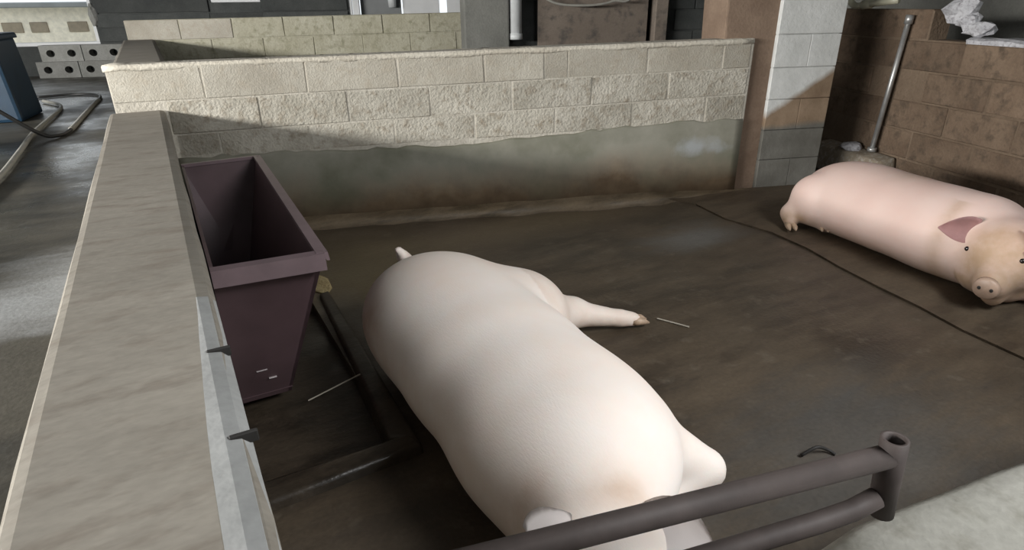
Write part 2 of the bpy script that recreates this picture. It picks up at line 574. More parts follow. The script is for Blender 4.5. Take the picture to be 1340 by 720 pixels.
# cement fillet at the foot of the back wall
bm = new()
n = 26
top, mid, low, und = [], [], [], []
for i in range(n + 1):
    s = 0.25 + (3.62 - 0.25) * i / n
    j = random.uniform(-0.012, 0.012)
    q = min(1.0, (3.62 - s) / 0.8)
    top.append(bm.verts.new(W(s, 0.012, 0.010 + (0.032 + j * 0.4) * q)))
    mid.append(bm.verts.new(W(s, 0.05, 0.006 + (0.020 + j * 0.3) * q)))
    low.append(bm.verts.new(W(s, 0.10 + (0.10 + j * 2) * q, 0.001)))
    und.append(bm.verts.new(W(s, 0.012, -0.002)))
for i in range(n):
    bm.faces.new((top[i], mid[i], mid[i + 1], top[i + 1]))
    bm.faces.new((mid[i], low[i], low[i + 1], mid[i + 1]))
    bm.faces.new((low[i], und[i], und[i + 1], low[i + 1]))
bmesh.ops.recalc_face_normals(bm, faces=bm.faces)
struct(obj('trim_1', bm, MAT['fillet'], None, True), 'sloped muddy cement fillet along the foot of the back wall', 'trim')

bm = new()
box(bm, -7.0, -0.24, -3.5, 11.6, -0.06, 0.40)
struct(obj('floor', bm, MAT['aisle']), 'wet dark cement aisle left of the pen walls', 'floor')

# ------------------------------------------------------------------ left pen wall
lw = bpy.data.objects.new('wall_left', None)
COL.objects.link(lw)
struct(lw, 'low cement wall with broad pale top running along the aisle', 'wall')


def left_wall_mesh(y0, y1, xl, xr, zt, step=0.25, wob=0.002):
    bm = new()
    rings = []
    k = int((y1 - y0) / step) + 1
    for i in range(k + 1):
        y = y0 + (y1 - y0) * i / k
        w = [random.uniform(-wob, wob) for _ in range(4)]
        prof = [(xl - 0.004, -0.06), (xl - 0.004 + w[0], zt - 0.016), (xl + 0.004 + w[1], zt - 0.004),
                (xl + 0.018, zt + w[2] * .4), (xr - 0.03, zt + w[2] * .4), (xr - 0.010 + w[3], zt - 0.004), (xr + w[3], zt - 0.018), (xr, -0.06)]
        rings.append([bm.verts.new((x, y, z)) for x, z in prof])
    for a, b in zip(rings, rings[1:]):
        for j in range(7):
            bm.faces.new((a[j], a[j + 1], b[j + 1], b[j]))
    bm.faces.new(rings[0][::-1])
    bm.faces.new(rings[-1])
    bmesh.ops.recalc_face_normals(bm, faces=bm.faces)
    return bm


obj('wall_run', left_wall_mesh(-0.6, 3.90, -0.25, 0.012, 0.69), MAT['wall_top'], lw)
# worn whitened edge strip on the pen side of the near wall top
bm = new()
ra = []
for i in range(18):
    y = -0.3 + 1.52 * i / 17
    fr = min(1.0, max(0.0, (1.22 - y) / 0.5))
    j = random.uniform(-0.0006, 0.0006)
    xi = -0.019 - 0.020 * fr + j
    prof = [(xi, 0.6904), (-0.018, 0.6908), (0.0005, 0.6872), (0.0128, 0.6735), (0.0132, 0.45), (xi, 0.45)]
    ra.append([bm.verts.new((x, y, z)) for x, z in prof])
for a, b in zip(ra, ra[1:]):
    for j in range(6):
        bm.faces.new((a[j], a[(j + 1) % 6], b[(j + 1) % 6], b[j]))
bm.faces.new(ra[0])
bm.faces.new(ra[-1][::-1])
bmesh.ops.recalc_face_normals(bm, faces=bm.faces)
edge_strip = obj('edge_strip', bm, MAT['white_edge'], lw)
edge_strip['label'] = 'white worn plaster edge'
for (x, y) in ((0.002, 0.985), (0.008, 0.735)):
    bm = new()
    box(bm, x - 0.022, x + 0.0135, y - 0.0035, y + 0.0035, 0.676, 0.6935, 0.0015)
    obj('bolt', bm, MAT['nick'], lw)
obj('wall_run', left_wall_mesh(4.06, 7.42, -0.20, 0.075, 0.91), MAT['wall_top'], lw)

# ------------------------------------------------------------------ back wall of the near pen, block by block
bw = bpy.data.objects.new('wall_back', None)
COL.objects.link(bw)
struct(bw, 'pale hollow-block wall between the two pens, muddy render below', 'wall')
SB0, SB1 = -0.25, 3.49
bm = new()
wbox(bm, SB0, SB1, -0.15, 0.001, -0.06, 0.925, 0.008, 2, 0.058)
obj('mortar_core', bm, MAT['core'], bw)
zc1 = lambda s: 0.733 + 0.021 * s         # underside of the top course
zc2 = lambda s: 0.552 + 0.026 * s
zc3 = lambda s: 0.415 + 0.018 * s
ztop = lambda s: 0.915 + 0.0155 * s


def wall_block(s0, s1, f0, f1, t, parent, mat, g=0.0035, tb=-0.05):
    bm = new()
    j = lambda: random.uniform(-0.003, 0.003)
    hexa(bm, [W(s0 + g + j(), t + j(), f0(s0) + g), W(s1 - g + j(), t + j(), f0(s1) + g), W(s1 - g, tb, f0(s1) + g), W(s0 + g, tb, f0(s0) + g),
              W(s0 + g + j(), t + j(), f1(s0) - g + j()), W(s1 - g + j(), t + j(), f1(s1) - g + j()), W(s1 - g, tb, f1(s1) - g), W(s0 + g, tb, f1(s0) - g)], 0.004, 1)
    return obj('block', bm, mat, parent)


for a, b in ((-0.25, 0.22), (0.22, 0.76), (0.76, 1.265), (1.265, 1.765), (1.765, 2.13), (2.13, 2.275), (2.275, 2.78), (2.78, 3.28), (3.28, 3.47)):
    wall_block(a, b, zc1, ztop, random.uniform(0.002, 0.007), bw, MAT['block'])
for a, b in ((0.012, 0.49), (0.49, 0.97), (0.97, 1.44), (1.44, 1.93), (1.93, 2.43), (2.43, 2.93), (2.93, 3.47)):
    wall_block(a, b, zc2, zc1, random.uniform(0.002, 0.009), bw, MAT['pitted_block'])
for a, b in ((0.012, 0.25), (0.25, 0.74), (0.74, 1.22), (1.22, 1.70), (1.70, 2.2), (2.2, 2.7), (2.7, 3.2), (3.2, 3.47)):
    wall_block(a, b, zc3, zc2, random.uniform(0.002, 0.006), bw, MAT['pitted_block'])
# mortar capping, uneven
bm = new()
rings = []
n = 44
for i in range(n + 1):
    s = SB0 - 0.006 + (SB1 - SB0) * i / n
    h = ztop(s) + 0.012 + random.uniform(-0.003, 0.004)
    f = 0.006 + random.uniform(-0.003, 0.003)
    rings.append([bm.verts.new(W(s, t, z)) for t, z in ((f, ztop(s) - 0.012 - random.uniform(0, 0.012)), (f + 0.002, h - 0.008), (f - 0.012, h), (-0.145, h), (-0.156, h - 0.02), (-0.10, h - 0.03))])
for a, b in zip(rings, rings[1:]):
    for j in range(6):
        bm.faces.new((a[j], a[(j + 1) % 6], b[(j + 1) % 6], b[j]))
bm.faces.new(rings[0])
bm.faces.new(rings[-1][::-1])
bmesh.ops.recalc_face_normals(bm, faces=bm.faces)
obj('mortar_cap', bm, MAT['mortar'], bw, True)
# mud-brown smooth render below, ragged upper edge
bm = new()
n = 60
rings = []
for i in range(n + 1):
    s = 0.012 + (3.475 - 0.012) * i / n
    zt = 0.405 + 0.022 * s + 0.018 * math.sin(s * 2.3 + 1) + random.uniform(-0.010, 0.010)
    rings.append([bm.verts.new(W(s, t, z)) for t, z in ((-0.02, zt), (0.012, zt - 0.004), (0.020, zt - 0.018), (0.022, 0.2), (0.025, -0.02), (-0.02, -0.02))])
for a, b in zip(rings, rings[1:]):
    for j in range(6):
        bm.faces.new((a[j], a[(j + 1) % 6], b[(j + 1) % 6], b[j]))
bm.faces.new(rings[0])
bm.faces.new(rings[-1][::-1])
bmesh.ops.recalc_face_normals(bm, faces=bm.faces)
obj('render_coat', bm, MAT['plaster'], bw, True)

# ------------------------------------------------------------------ column and pier at the right end of the back wall
bm = new()
hexa(bm, [W(3.33, -0.03, -0.06), W(3.66, -0.03, -0.06), W(3.66, -0.34, -0.06), W(3.33, -0.34, -0.06),
          W(3.24, -0.03, 2.7), W(3.66, -0.03, 2.7), W(3.66, -0.34, 2.7), W(3.24, -0.34, 2.7)], 0.012, 2)
tag(obj('concrete_column', bm, MAT['column']), 'brown concrete column rising where the pale block wall ends', 'column')
pr = bpy.data.objects.new('wall_pier', None)
COL.objects.link(pr)
pr.location = W(3.645, 0, 0)
pr.rotation_euler = (0, 0, math.atan2(E1.y, E1.x))
struct(pr, 'whitewashed block pier with mud and painted-in shade between column and right wall', 'wall')


def pier_part(name, x0, x1, y0, y1, z0, z1, mat, bev=0.006):
    bm = new()
    box(bm, x0, x1, y0, y1, z0, z1, bev)
    me = bpy.data.meshes.new(name)
    bm.normal_update()
    bm.to_mesh(me)
    bm.free()
    me.materials.append(mat)
    o = bpy.data.objects.new(name, me)
    COL.objects.link(o)
    o.parent = pr
    return o


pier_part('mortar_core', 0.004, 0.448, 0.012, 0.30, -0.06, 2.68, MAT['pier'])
z = 0.0
k = 0
while z < 2.6:
    joints = (0.0, 0.455) if k % 2 else (0.0, 0.24, 0.455)
    for a, b in zip(joints, joints[1:]):
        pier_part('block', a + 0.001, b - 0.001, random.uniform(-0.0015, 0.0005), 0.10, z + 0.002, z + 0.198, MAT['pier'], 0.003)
    z += 0.20
    k += 1

# ------------------------------------------------------------------ right wall (square to the back wall), block by block
R0 = Vector((4.584, 2.967, 0.0))


def RW(t, d, z):
    """t along the wall towards the viewer, d out of the wall towards the pen"""
    return R0 + E2 * t - E1 * d + Vector((0, 0, z))


rw = bpy.data.objects.new('wall_right', None)
COL.objects.link(rw)
struct(rw, 'mud-stained brown block wall behind the pink pig', 'wall')


def rbox(bm, t0, t1, d0, d1, z0, z1, bev=0.0):
    hexa(bm, [RW(t0, d1, z0), RW(t0, d0, z0), RW(t1, d0, z0), RW(t1, d1, z0),
              RW(t0, d1, z1), RW(t0, d0, z1), RW(t1, d0, z1), RW(t1, d1, z1)], bev)
    bmesh.ops.recalc_face_normals(bm, faces=bm.faces)


bm = new()
rbox(bm, -0.25, 0.62, -0.15, -0.003, -0.06, 1.13, 0.006)
obj('mortar_core', bm, MAT['brown_core'], rw)
bm = new()
rbox(bm, 0.62, 2.9, -0.15, -0.003, -0.06, 0.955, 0.006)
obj('mortar_core', bm, MAT['brown_core'], rw)
for c in range(6):
    z0, z1 = c * 0.19, (c + 1) * 0.19
    t = -0.25 + (0.0 if c % 2 else -0.24)
    while t < 2.9:
        a, b = max(t, -0.25), min(t + 0.47, 2.9)
        t += 0.47
        if c == 5:
            b = min(b, 0.62)
        if b - a < 0.06:
            continue
        if c == 3 and 0.1 < a < 0.5:
            off = -0.022            # broken-out block face left of the pipe
        else:
            off = random.uniform(-0.004, 0.008)
        bm = new()
        g = 0.005
        rbox(bm, a + g, b - g, -0.08, off, z0 + g, z1 - g, 0.006)
        obj('block', bm, MAT['brown_block'], rw)
# broken white mortar step and bedding line on top of the low part
def lump(name, loc, size, mat, parent, seed, sub=2, jag=0.16):
    bm = new()
    bmesh.ops.create_icosphere(bm, subdivisions=sub, radius=1.0)
    r = random.Random(seed)
    for v in bm.verts:
        k = 1 + r.uniform(-jag, jag)
        v.co = Vector((v.co.x * size[0] * k, v.co.y * size[1] * k, v.co.z * size[2] * k)) + Vector(loc)
    return obj(name, bm, mat, parent)


rub = thing('broken_masonry', 'jagged lump of white mortar on the stepped top of the brown wall', 'rubble', RW(0.78, -0.06, 1.0))
for i, (t, z, sx, sz) in enumerate(((0.765, 1.135, 0.10, 0.075), (0.83, 1.07, 0.075, 0.055), (0.92, 1.025, 0.085, 0.042))):
    lump('mortar_chunk', RW(t, -0.06, z), (sx * 0.6, sx, sz), MAT['rubble'], rub, i, 2, 0.3)
bm = new()
rings = []
for i in range(22):
    t = 0.92 + 1.95 * i / 21
    h = 0.975 + random.uniform(-0.006, 0.010)
    rings.append([bm.verts.new(RW(t, d, z)) for d, z in ((0.006, 0.945), (0.010 + random.uniform(-.006, .006), h - 0.012), (-0.02, h), (-0.14, h), (-0.15, 0.945))])
for a, b in zip(rings, rings[1:]):
    for j in range(5):
        bm.faces.new((a[j], a[(j + 1) % 5], b[(j + 1) % 5], b[j]))
bm.faces.new(rings[0])
bm.faces.new(rings[-1][::-1])
bmesh.ops.recalc_face_normals(bm, faces=bm.faces)
obj('bedding_mortar', bm, MAT['rubble'], rw)
# cement ledge at the foot of the right wall, with the steel pipe standing on it
bm = new()
hexa(bm, [RW(-0.10, 0.17, -0.02), RW(-0.10, 0.012, -0.02), RW(0.66, 0.012, -0.02), RW(0.66, 0.19, -0.02),
          RW(-0.06, 0.14, 0.175), RW(-0.06, 0.012, 0.19), RW(0.62, 0.012, 0.19), RW(0.62, 0.14, 0.165)], 0.02, 2)
bmesh.ops.recalc_face_normals(bm, faces=bm.faces)
led = tag(obj('cement_ledge', bm, MAT['ledge'], None, True), 'muddy cement ledge in the corner at the foot of the pipe', 'ledge')
lump('mortar_lump', RW(0.26, 0.085, 0.195), (0.07, 0.085, 0.035), MAT['rubble'], led, 11)
pp = thing('water_pipe', 'thin grey steel pipe leaning on the brown wall above the ledge', 'pipe', RW(0.43, 0.06, 0.18))
A, B = RW(0.43, 0.055, 0.195), RW(0.475, 0.035, 1.09)
bm = new()
tube(bm, [A, B], 0.017, 12)
obj('pipe', bm, MAT['galv'], pp, True)
bm = new()
tube(bm, [B + (A - B) * 0.05, B + (B - A) * 0.012], 0.026, 12)
obj('socket', bm, MAT['galv'], pp, True)
bm = new()
tube(bm, [A, A + (B - A) * 0.03], 0.030, 12)
obj('foot_collar', bm, MAT['galv'], pp, True)

# cream pvc pipe with elbow on top of the pier corner
pv = thing('pvc_pipe', 'cream plastic pipe with an elbow beside the top of the white pier', 'pipe', RW(-0.02, 0.05, 1.14))
bm = new()
tube(bm, catmull([RW(-0.04, 0.10, 1.75), RW(-0.04, 0.10, 1.30), RW(-0.03, 0.10, 1.19), RW(0.03, 0.10, 1.155), RW(0.14, 0.10, 1.165), RW(0.36, 0.05, 1.19)], 5), 0.022, 10)
obj('pipe', bm, MAT['pvc'], pv, True)
bm = new()
tube(bm, [RW(-0.04, 0.10, 1.22), RW(-0.04, 0.10, 1.30)], 0.032, 10)
obj('elbow_socket', bm, MAT['pvc'], pv, True)
bm = new()
tube(bm, [RW(0.10, 0.10, 1.161), RW(0.17, 0.095, 1.169)], 0.031, 10)
obj('elbow_socket', bm, MAT['pvc'], pv, True)

# grey rendered wall behind the brown one
bm = new()
hexa(bm, [RW(-4.0, -1.35, -0.06), RW(-4.0, -1.5, -0.06), RW(4.2, -1.5, -0.06), RW(4.2, -1.35, -0.06),
          RW(-4.0, -1.35, 2.7), RW(-4.0, -1.5, 2.7), RW(4.2, -1.5, 2.7), RW(4.2, -1.35, 2.7)])
bmesh.ops.recalc_face_normals(bm, faces=bm.faces)
struct(obj('wall_side', bm, MAT['grey_column']), 'grey rendered wall far behind the brown block wall', 'wall')

# ------------------------------------------------------------------ pen beyond: back wall, feeder corner
b2 = bpy.data.objects.new('wall_rear', None)
COL.objects.link(b2)
struct(b2, 'mossy block wall at the back of the second pen', 'wall')
bm = new()
wbox(bm, -1.28, 2.07, -3.56, -3.408, -0.06, 1.085, 0.008, 1, 0.03)
obj('mortar_core', bm, MAT['green_block'], b2)
s = -1.28
while s < 2.0:
    e = min(s + 0.5, 2.07)
    wall_block(s, e, lambda q: 0.905 + 0.009 * q, lambda q: 1.098 + 0.009 * q, -3.398, b2, MAT['block'] if s < -0.3 else MAT['green_block'], 0.005, -3.45)
    s += 0.5
s = -1.0
while s < 2.0:
    e = min(s + 0.5, 2.07)
    wall_block(s, e, lambda q: 0.715 + 0.009 * q, lambda q: 0.905 + 0.009 * q, -3.401, b2, MAT['green_block'], 0.004, -3.45)
    s += 0.5
# middle wall that closes the second pen on the right
mw = bpy.data.objects.new('wall_middle', None)
COL.objects.link(mw)
struct(mw, 'dark block wall beyond the pale pen wall, under the roof', 'wall')
bm = new()
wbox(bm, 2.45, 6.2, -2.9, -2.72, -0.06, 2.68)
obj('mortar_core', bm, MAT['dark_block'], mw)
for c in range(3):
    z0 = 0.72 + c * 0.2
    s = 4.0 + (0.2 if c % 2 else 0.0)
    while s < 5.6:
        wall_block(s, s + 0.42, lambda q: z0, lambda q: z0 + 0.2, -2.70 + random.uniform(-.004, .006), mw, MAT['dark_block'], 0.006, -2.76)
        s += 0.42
bm = new()
wbox(bm, 1.97, 2.40, -2.75, -2.45, -0.06, 2.68, 0.015, 2)
tag(obj('concrete_column', bm, MAT['grey_column']), 'grey concrete column behind the second pen, beside a white pipe', 'column')
bm = new()
tube(bm, [W(2.47, -2.50, 0.885), W(2.47, -2.50, 2.66)], 0.062, 14)
dp = tag(obj('downpipe', bm, MAT['white_pvc'], None, True), 'white downpipe hanging beside the grey concrete column', 'pipe')
bm = new()
tube(bm, [W(2.47, -2.50, 0.878), W(2.47, -2.50, 0.93)], 0.068, 14)
obj('pipe_end', bm, MAT['white_pvc'], dp, True)
bp = thing('board_panel', 'plain brown board panel between the white downpipe and brown post', 'panel', W(3.25, -2.6, 0.0))
bm = new()
wbox(bm, 2.72, 3.86, -2.64, -2.60, -0.06, 2.66, 0.004)
obj('board', bm, MAT['board'], bp)
bm = new()
wbox(bm, 2.72, 3.86, -2.60, -2.585, 1.9, 2.0, 0.004)
obj('batten', bm, MAT['board'], bp)
bm = new()
wbox(bm, 3.92, 4.06, -2.69, -2.55, -0.06, 2.68, 0.01)
tag(obj('wooden_post', bm, MAT['board']), 'brown square post right of the plain board panel', 'post')
bm = new()
tube(bm, catmull([W(2.58, -2.45, 1.9), W(2.62, -2.45, 1.40), W(2.80, -2.45, 1.215), W(3.10, -2.45, 1.172), W(3.42, -2.45, 1.205), W(3.66, -2.45, 1.36), W(3.74, -2.45, 2.66)], 8), 0.012, 8)
tag(obj('hanging_cable', bm, MAT['grey_hose'], None, True), 'slack grey cable looping in front of the brown board panel', 'cable')

# ------------------------------------------------------------------ far wall with the bright openings
fw = bpy.data.objects.new('wall_far', None)
COL.objects.link(fw)
struct(fw, 'dark boarded far wall of the shed with bright openings', 'wall')
T0, T1 = -5.75, -5.60


def far_piece(s0, s1, z0, z1):
    bm = new()
    wbox(bm, s0, s1, T0, T1, z0, z1)
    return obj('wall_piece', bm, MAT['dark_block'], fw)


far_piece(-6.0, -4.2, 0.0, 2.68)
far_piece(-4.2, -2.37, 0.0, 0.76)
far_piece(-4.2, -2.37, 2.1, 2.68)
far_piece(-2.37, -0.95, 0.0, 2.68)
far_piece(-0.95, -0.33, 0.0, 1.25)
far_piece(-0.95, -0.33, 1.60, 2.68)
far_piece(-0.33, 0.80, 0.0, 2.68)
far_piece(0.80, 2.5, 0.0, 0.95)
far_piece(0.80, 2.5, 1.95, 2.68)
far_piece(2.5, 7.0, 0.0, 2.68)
for c in range(5):                   # horizontal boards nailed over the dark wall
    z0 = 0.80 + c * 0.17
    segs = [(-2.34, -0.98), (-0.98, -0.32), (-0.32, 0.78)]
    for a, b in segs:
        if (a, b) == (-0.98, -0.32) and z0 + 0.16 > 1.25 and z0 < 1.60:
            continue
        bm = new()
        wbox(bm, a, b, T1, T1 + 0.02 + random.uniform(0, 0.012), z0, z0 + 0.155, 0.003)
        obj('board', bm, MAT['dark_block'], fw)


def window(name, s0, s1, z0, z1, label):
    w = bpy.data.objects.new(name, None)
    COL.objects.link(w)
    struct(w, label, 'window')
    for a, b, c, d in ((s0, s1, z0, z0 + 0.045), (s0, s1, z1 - 0.045, z1), (s0, s0 + 0.045, z0 + 0.045, z1 - 0.045), (s1 - 0.045, s1, z0 + 0.045, z1 - 0.045)):
        bm = new()
        wbox(bm, a, b, T0 + 0.02, T1 - 0.02, c, d, 0.004)
        obj('frame_bar', bm, MAT['white_sheet'], w)
    return w


window('window_1', -4.2, -2.37, 0.76, 2.1, 'big unglazed opening at the far end of the aisle')
window('window_2', -0.95, -0.33, 1.25, 1.60, 'small bright slot high in the dark far wall')
window('window_3', 0.80, 2.5, 0.95, 1.95, 'opening behind the second pen beside the grey column')
lump('mortar_chunk', W(-2.36, -5.58, 1.12), (0.05, 0.05, 0.14), MAT['grey_block'], fw, 3)
# things standing in the third opening
bm = new()
wbox(bm, 0.86, 0.95, -5.45, -5.36, -0.05, 2.65, 0.008)
tag(obj('wooden_post', bm, MAT['white_sheet']), 'white painted post behind the left part of the mossy wall', 'post')
bm = new()
wbox(bm, 0.96, 1.50, -5.50, -5.47, -0.05, 1.95, 0.004)
tag(obj('leaning_sheet', bm, MAT['grey_sheet']), 'grey sheet standing right of the white painted post', 'sheet')
bm = new()
wbox(bm, 1.52, 2.02, -5.52, -5.49, -0.05, 1.95, 0.004)
tag(obj('leaning_sheet', bm, MAT['white_sheet']), 'broad white sheet standing behind the mossy wall', 'sheet')
bm = new()
wbox(bm, 2.12, 2.40, -5.50, -5.46, -0.05, 1.95, 0.004)
tag(obj('leaning_sheet', bm, MAT['white_sheet']), 'narrow white sheet just left of the grey concrete column', 'sheet')
bm = new()
tube(bm, [W(1.38, -5.40, 1.165), W(1.38, -5.40, 1.36)], [0.05, 0.06], 14)
sk = tag(obj('hanging_bottle', bm, MAT['white_pvc'], None, True), 'small white plastic bottle hanging before the grey sheet', 'bottle')
bm = new()
tube(bm, [W(1.38, -5.40, 1.36), W(1.38, -5.40, 2.66)], 0.004, 6)
obj('string', bm, MAT['grey_hose'], sk)

# yard outside with a low beige building
bm = new()
box(bm, -30, 25, 11.9, 45, -0.4, 0.42)
struct(obj('ground', bm, MAT['ground']), 'bright bare yard outside the far openings', 'ground')
bd = thing('building', 'low beige building with dark windows seen through the far opening', 'building', W(-5.6, -13, 0.42))
bm = new()
wbox(bm, -11, -3.0, -14.5, -12.6, 0.42, 1.22)
obj('wall', bm, MAT['beige'], bd)
bm = new()
wbox(bm, -11.2, -2.9, -14.7, -12.3, 1.22, 1.33, 0.02)
obj('roof', bm, MAT['grey_sheet'], bd)
for a, b in ((-6.9, -6.5), (-6.35, -6.0), (-5.6, -5.2)):
    bm = new()
    wbox(bm, a, b, -12.62, -12.57, 0.72, 0.93, 0.01)
    obj('window', bm, MAT['pane_dark'], bd)
bm = new()
wbox(bm, -4.85, -4.75, -12.45, -12.35, 0.42, 1.22, 0.01)
obj('post', bm, MAT['grey_sheet'], bd)

# unseen outer walls, added to cut the sky light, open above a low wall
bm = new()
box(bm, -6.0, -5.85, -4.2, 12.0, 0.40, 1.25, 0.01)
box(bm, -6.0, -5.85, -4.2, 12.0, 2.25, 2.70, 0.01)
struct(obj('wall_aisle_added', bm, MAT['grey_column']), 'unseen low outer wall added along the aisle to cut sky light, open above', 'wall')
bm = new()
box(bm, -5.85, 9.2, -4.35, -4.2, -0.06, 1.0, 0.01)
box(bm, -5.85, 0.5, -4.35, -4.2, 1.0, 2.70, 0.01)
box(bm, 5.0, 9.2, -4.35, -4.2, 1.0, 2.70, 0.01)
struct(obj('wall_entrance_added', bm, MAT['grey_column']), 'unseen outer wall added behind the viewer to cut sky light, with a wide opening', 'wall')

# roof of the shed
bm = new()
nx = 60
vs = []
for i in range(nx + 1):
    x = -6.3 + 15.8 * i / nx
    zz = 2.72 + 0.018 * (i % 2)
    vs.append((bm.verts.new((x, -4.2, zz)), bm.verts.new((x, 12.2, zz))))
for a, b in zip(vs, vs[1:]):
    bm.faces.new((a[0], b[0], b[1], a[1]))
rf = obj('ceiling', bm, MAT['roof'])
sm = rf.modifiers.new('thickness', 'SOLIDIFY')
sm.thickness = 0.01
struct(rf, 'corrugated grey roof over the shed', 'ceiling')

# ------------------------------------------------------------------ hollow blocks stacked under the far opening
def hollow_block(c, label, z):
    """lying block, its two holes facing the viewer (along -E2 axis)"""
    L, Hh, D = 0.47, 0.19, 0.15
    t = thing('hollow_block', label, 'block', W(c, -5.35, z), 'hollow blocks stacked under the far opening')
    bm = new()
    nn = 16
    for side in (0, 1):
        cx = -L / 4 + side * L / 2
        x0, x1 = cx - L / 4, cx + L / 4
        fr, bk = [], []
        sq = []
        for k in range(nn):
            a = 2 * math.pi * k / nn
            ca, sa = math.cos(a), math.sin(a)
            q = max(abs(ca) / (L / 4), abs(sa) / (Hh / 2))
            sq.append((cx + ca / q, Hh / 2 + sa / q))
            fr.append((cx + ca * 0.048, Hh / 2 + sa * 0.042))
        for qx in (-1, 1):              # square corners
            for qz in (-1, 1):
                cr = (cx + qx * L / 4, Hh / 2 + qz * Hh / 2)
                kk = min(range(nn), key=lambda k: (sq[k][0] - cr[0]) ** 2 + (sq[k][1] - cr[1]) ** 2)
                sq[kk] = cr
        P = lambda p, tt: O2 + E1 * (c + p[0]) + E2 * (-5.35 + tt) + Vector((0, 0, z + p[1]))
        a0 = [bm.verts.new(P(p, D / 2)) for p in sq]
        a1 = [bm.verts.new(P(p, D / 2)) for p in fr]
        b1 = [bm.verts.new(P(p, -D / 2)) for p in fr]
        b0 = [bm.verts.new(P(p, -D / 2)) for p in sq]
        for r1, r2 in ((a0, a1), (a1, b1), (b1, b0), (b0, a0)):
            for k in range(nn):
                bm.faces.new((r1[k], r1[(k + 1) % nn], r2[(k + 1) % nn], r2[k]))
    bmesh.ops.recalc_face_normals(bm, faces=bm.faces)
    obj('block_body', bm, MAT['grey_block'], t)
    bm = new()
    wbox(bm, c - L / 2 + 0.01, c + L / 2 - 0.01, -5.35 - D / 2 + 0.005, -5.35 - D / 2 + 0.02, z + 0.01, z + Hh - 0.01)
    obj('closed_back', bm, MAT['dark_block'], t)
    return t


hollow_block(-2.72, 'grey hollow block, left one of the upper row under the opening', 0.595)
hollow_block(-2.24, 'grey hollow block, right one of the upper row by the pen wall', 0.595)
hollow_block(-2.80, 'grey hollow block, left one of the lower row on the floor', 0.402)
hollow_block(-2.32, 'grey hollow block, right one of the lower row by the pen wall', 0.402)

# ------------------------------------------------------------------ blue tank, hoses
bt = thing('plastic_tank', 'blue plastic tank with a faded patch standing on the aisle floor', 'tank', (-1.15, 6.3, 0.40))
bm = new()
hexa(bm, [(-1.47, 6.10, 0.401), (-0.96, 6.03, 0.401), (-0.88, 6.55, 0.401), (-1.40, 6.62, 0.401),
          (-1.46, 6.12, 1.00), (-1.00, 6.055, 1.00), (-0.92, 6.52, 1.00), (-1.40, 6.60, 1.00)], 0.025, 2)
obj('tank_body', bm, MAT['blue'], bt, False)
bm = new()
hexa(bm, [(-1.49, 6.09, 0.99), (-0.975, 6.025, 0.99), (-0.895, 6.54, 0.99), (-1.42, 6.63, 0.99),
          (-1.49, 6.09, 1.035), (-0.985, 6.035, 1.035), (-0.905, 6.53, 1.035), (-1.42, 6.63, 1.035)], 0.015, 2)
obj('rim', bm, MAT['blue'], bt)
bm = new()
hexa(bm, [(-1.40, 6.080, 0.66), (-1.14, 6.044, 0.66), (-1.14, 6.060, 0.66), (-1.40, 6.11, 0.66),
          (-1.40, 6.092, 0.93), (-1.16, 6.060, 0.93), (-1.16, 6.080, 0.93), (-1.40, 6.12, 0.93)])
obj('faded_patch', bm, MAT['blue_patch'], bt)

gh = tag(obj('garden_hose', (lambda b: (tube(b, catmull([(-0.86, 3.3, 0.42), (-0.80, 3.9, 0.42), (-0.80, 4.6, 0.42), (-0.81, 5.3, 0.42), (-0.78, 6.0, 0.42), (-0.76, 6.5, 0.42), (-0.80, 6.85, 0.42), (-0.95, 7.2, 0.42)], 8), 0.015, 10), b)[1])(new()), MAT['grey_hose'], None, True),
         'pale grey hose running along the aisle past the blue tank', 'hose')
bc = thing('black_hose', 'thin dark hose looping over the wet aisle by the pen wall', 'hose', (-0.65, 5.2, 0.40))
pts = catmull([(-1.30, 4.9, 0.95), (-1.10, 5.0, 0.82), (-0.90, 5.05, 0.60), (-0.74, 5.1, 0.44), (-0.655, 5.14, 0.415), (-0.60, 5.35, 0.415), (-0.565, 6.0, 0.415), (-0.53, 6.7, 0.415), (-0.50, 7.2, 0.415), (-0.55, 7.5, 0.415), (-0.75, 7.65, 0.415), (-1.05, 7.6, 0.415)], 8)
bm = new()
tube(bm, pts[:44], 0.013, 8)
obj('hose', bm, MAT['black_hose'], bc, True)
bm = new()
tube(bm, pts[40:62], 0.017, 8)
lt = obj('pale_length', bm, MAT['grey_hose'], bc, True)  # grey stretch between the two black ones
lt['label'] = 'pale grey length of the hose'
bm = new()
tube(bm, pts[58:], 0.013, 8)
obj('hose', bm, MAT['black_hose'], bc, True)
pm = thing('hose_coil', 'dark coiled hose lying at the left edge of the aisle', 'hose coil', (-1.25, 5.0, 0.40))
for k in range(3):
    bm = new()
    rr = 0.235 - 0.02 * k
    ring = [(-1.22 + rr * math.cos(a), 4.85 + rr * math.sin(a), 0.424 + 0.045 * k) for a in [2 * math.pi * i / 28 for i in range(29)]]
    tube(bm, ring, 0.022, 8)
    obj('turn', bm, MAT['black_hose'], pm, True)

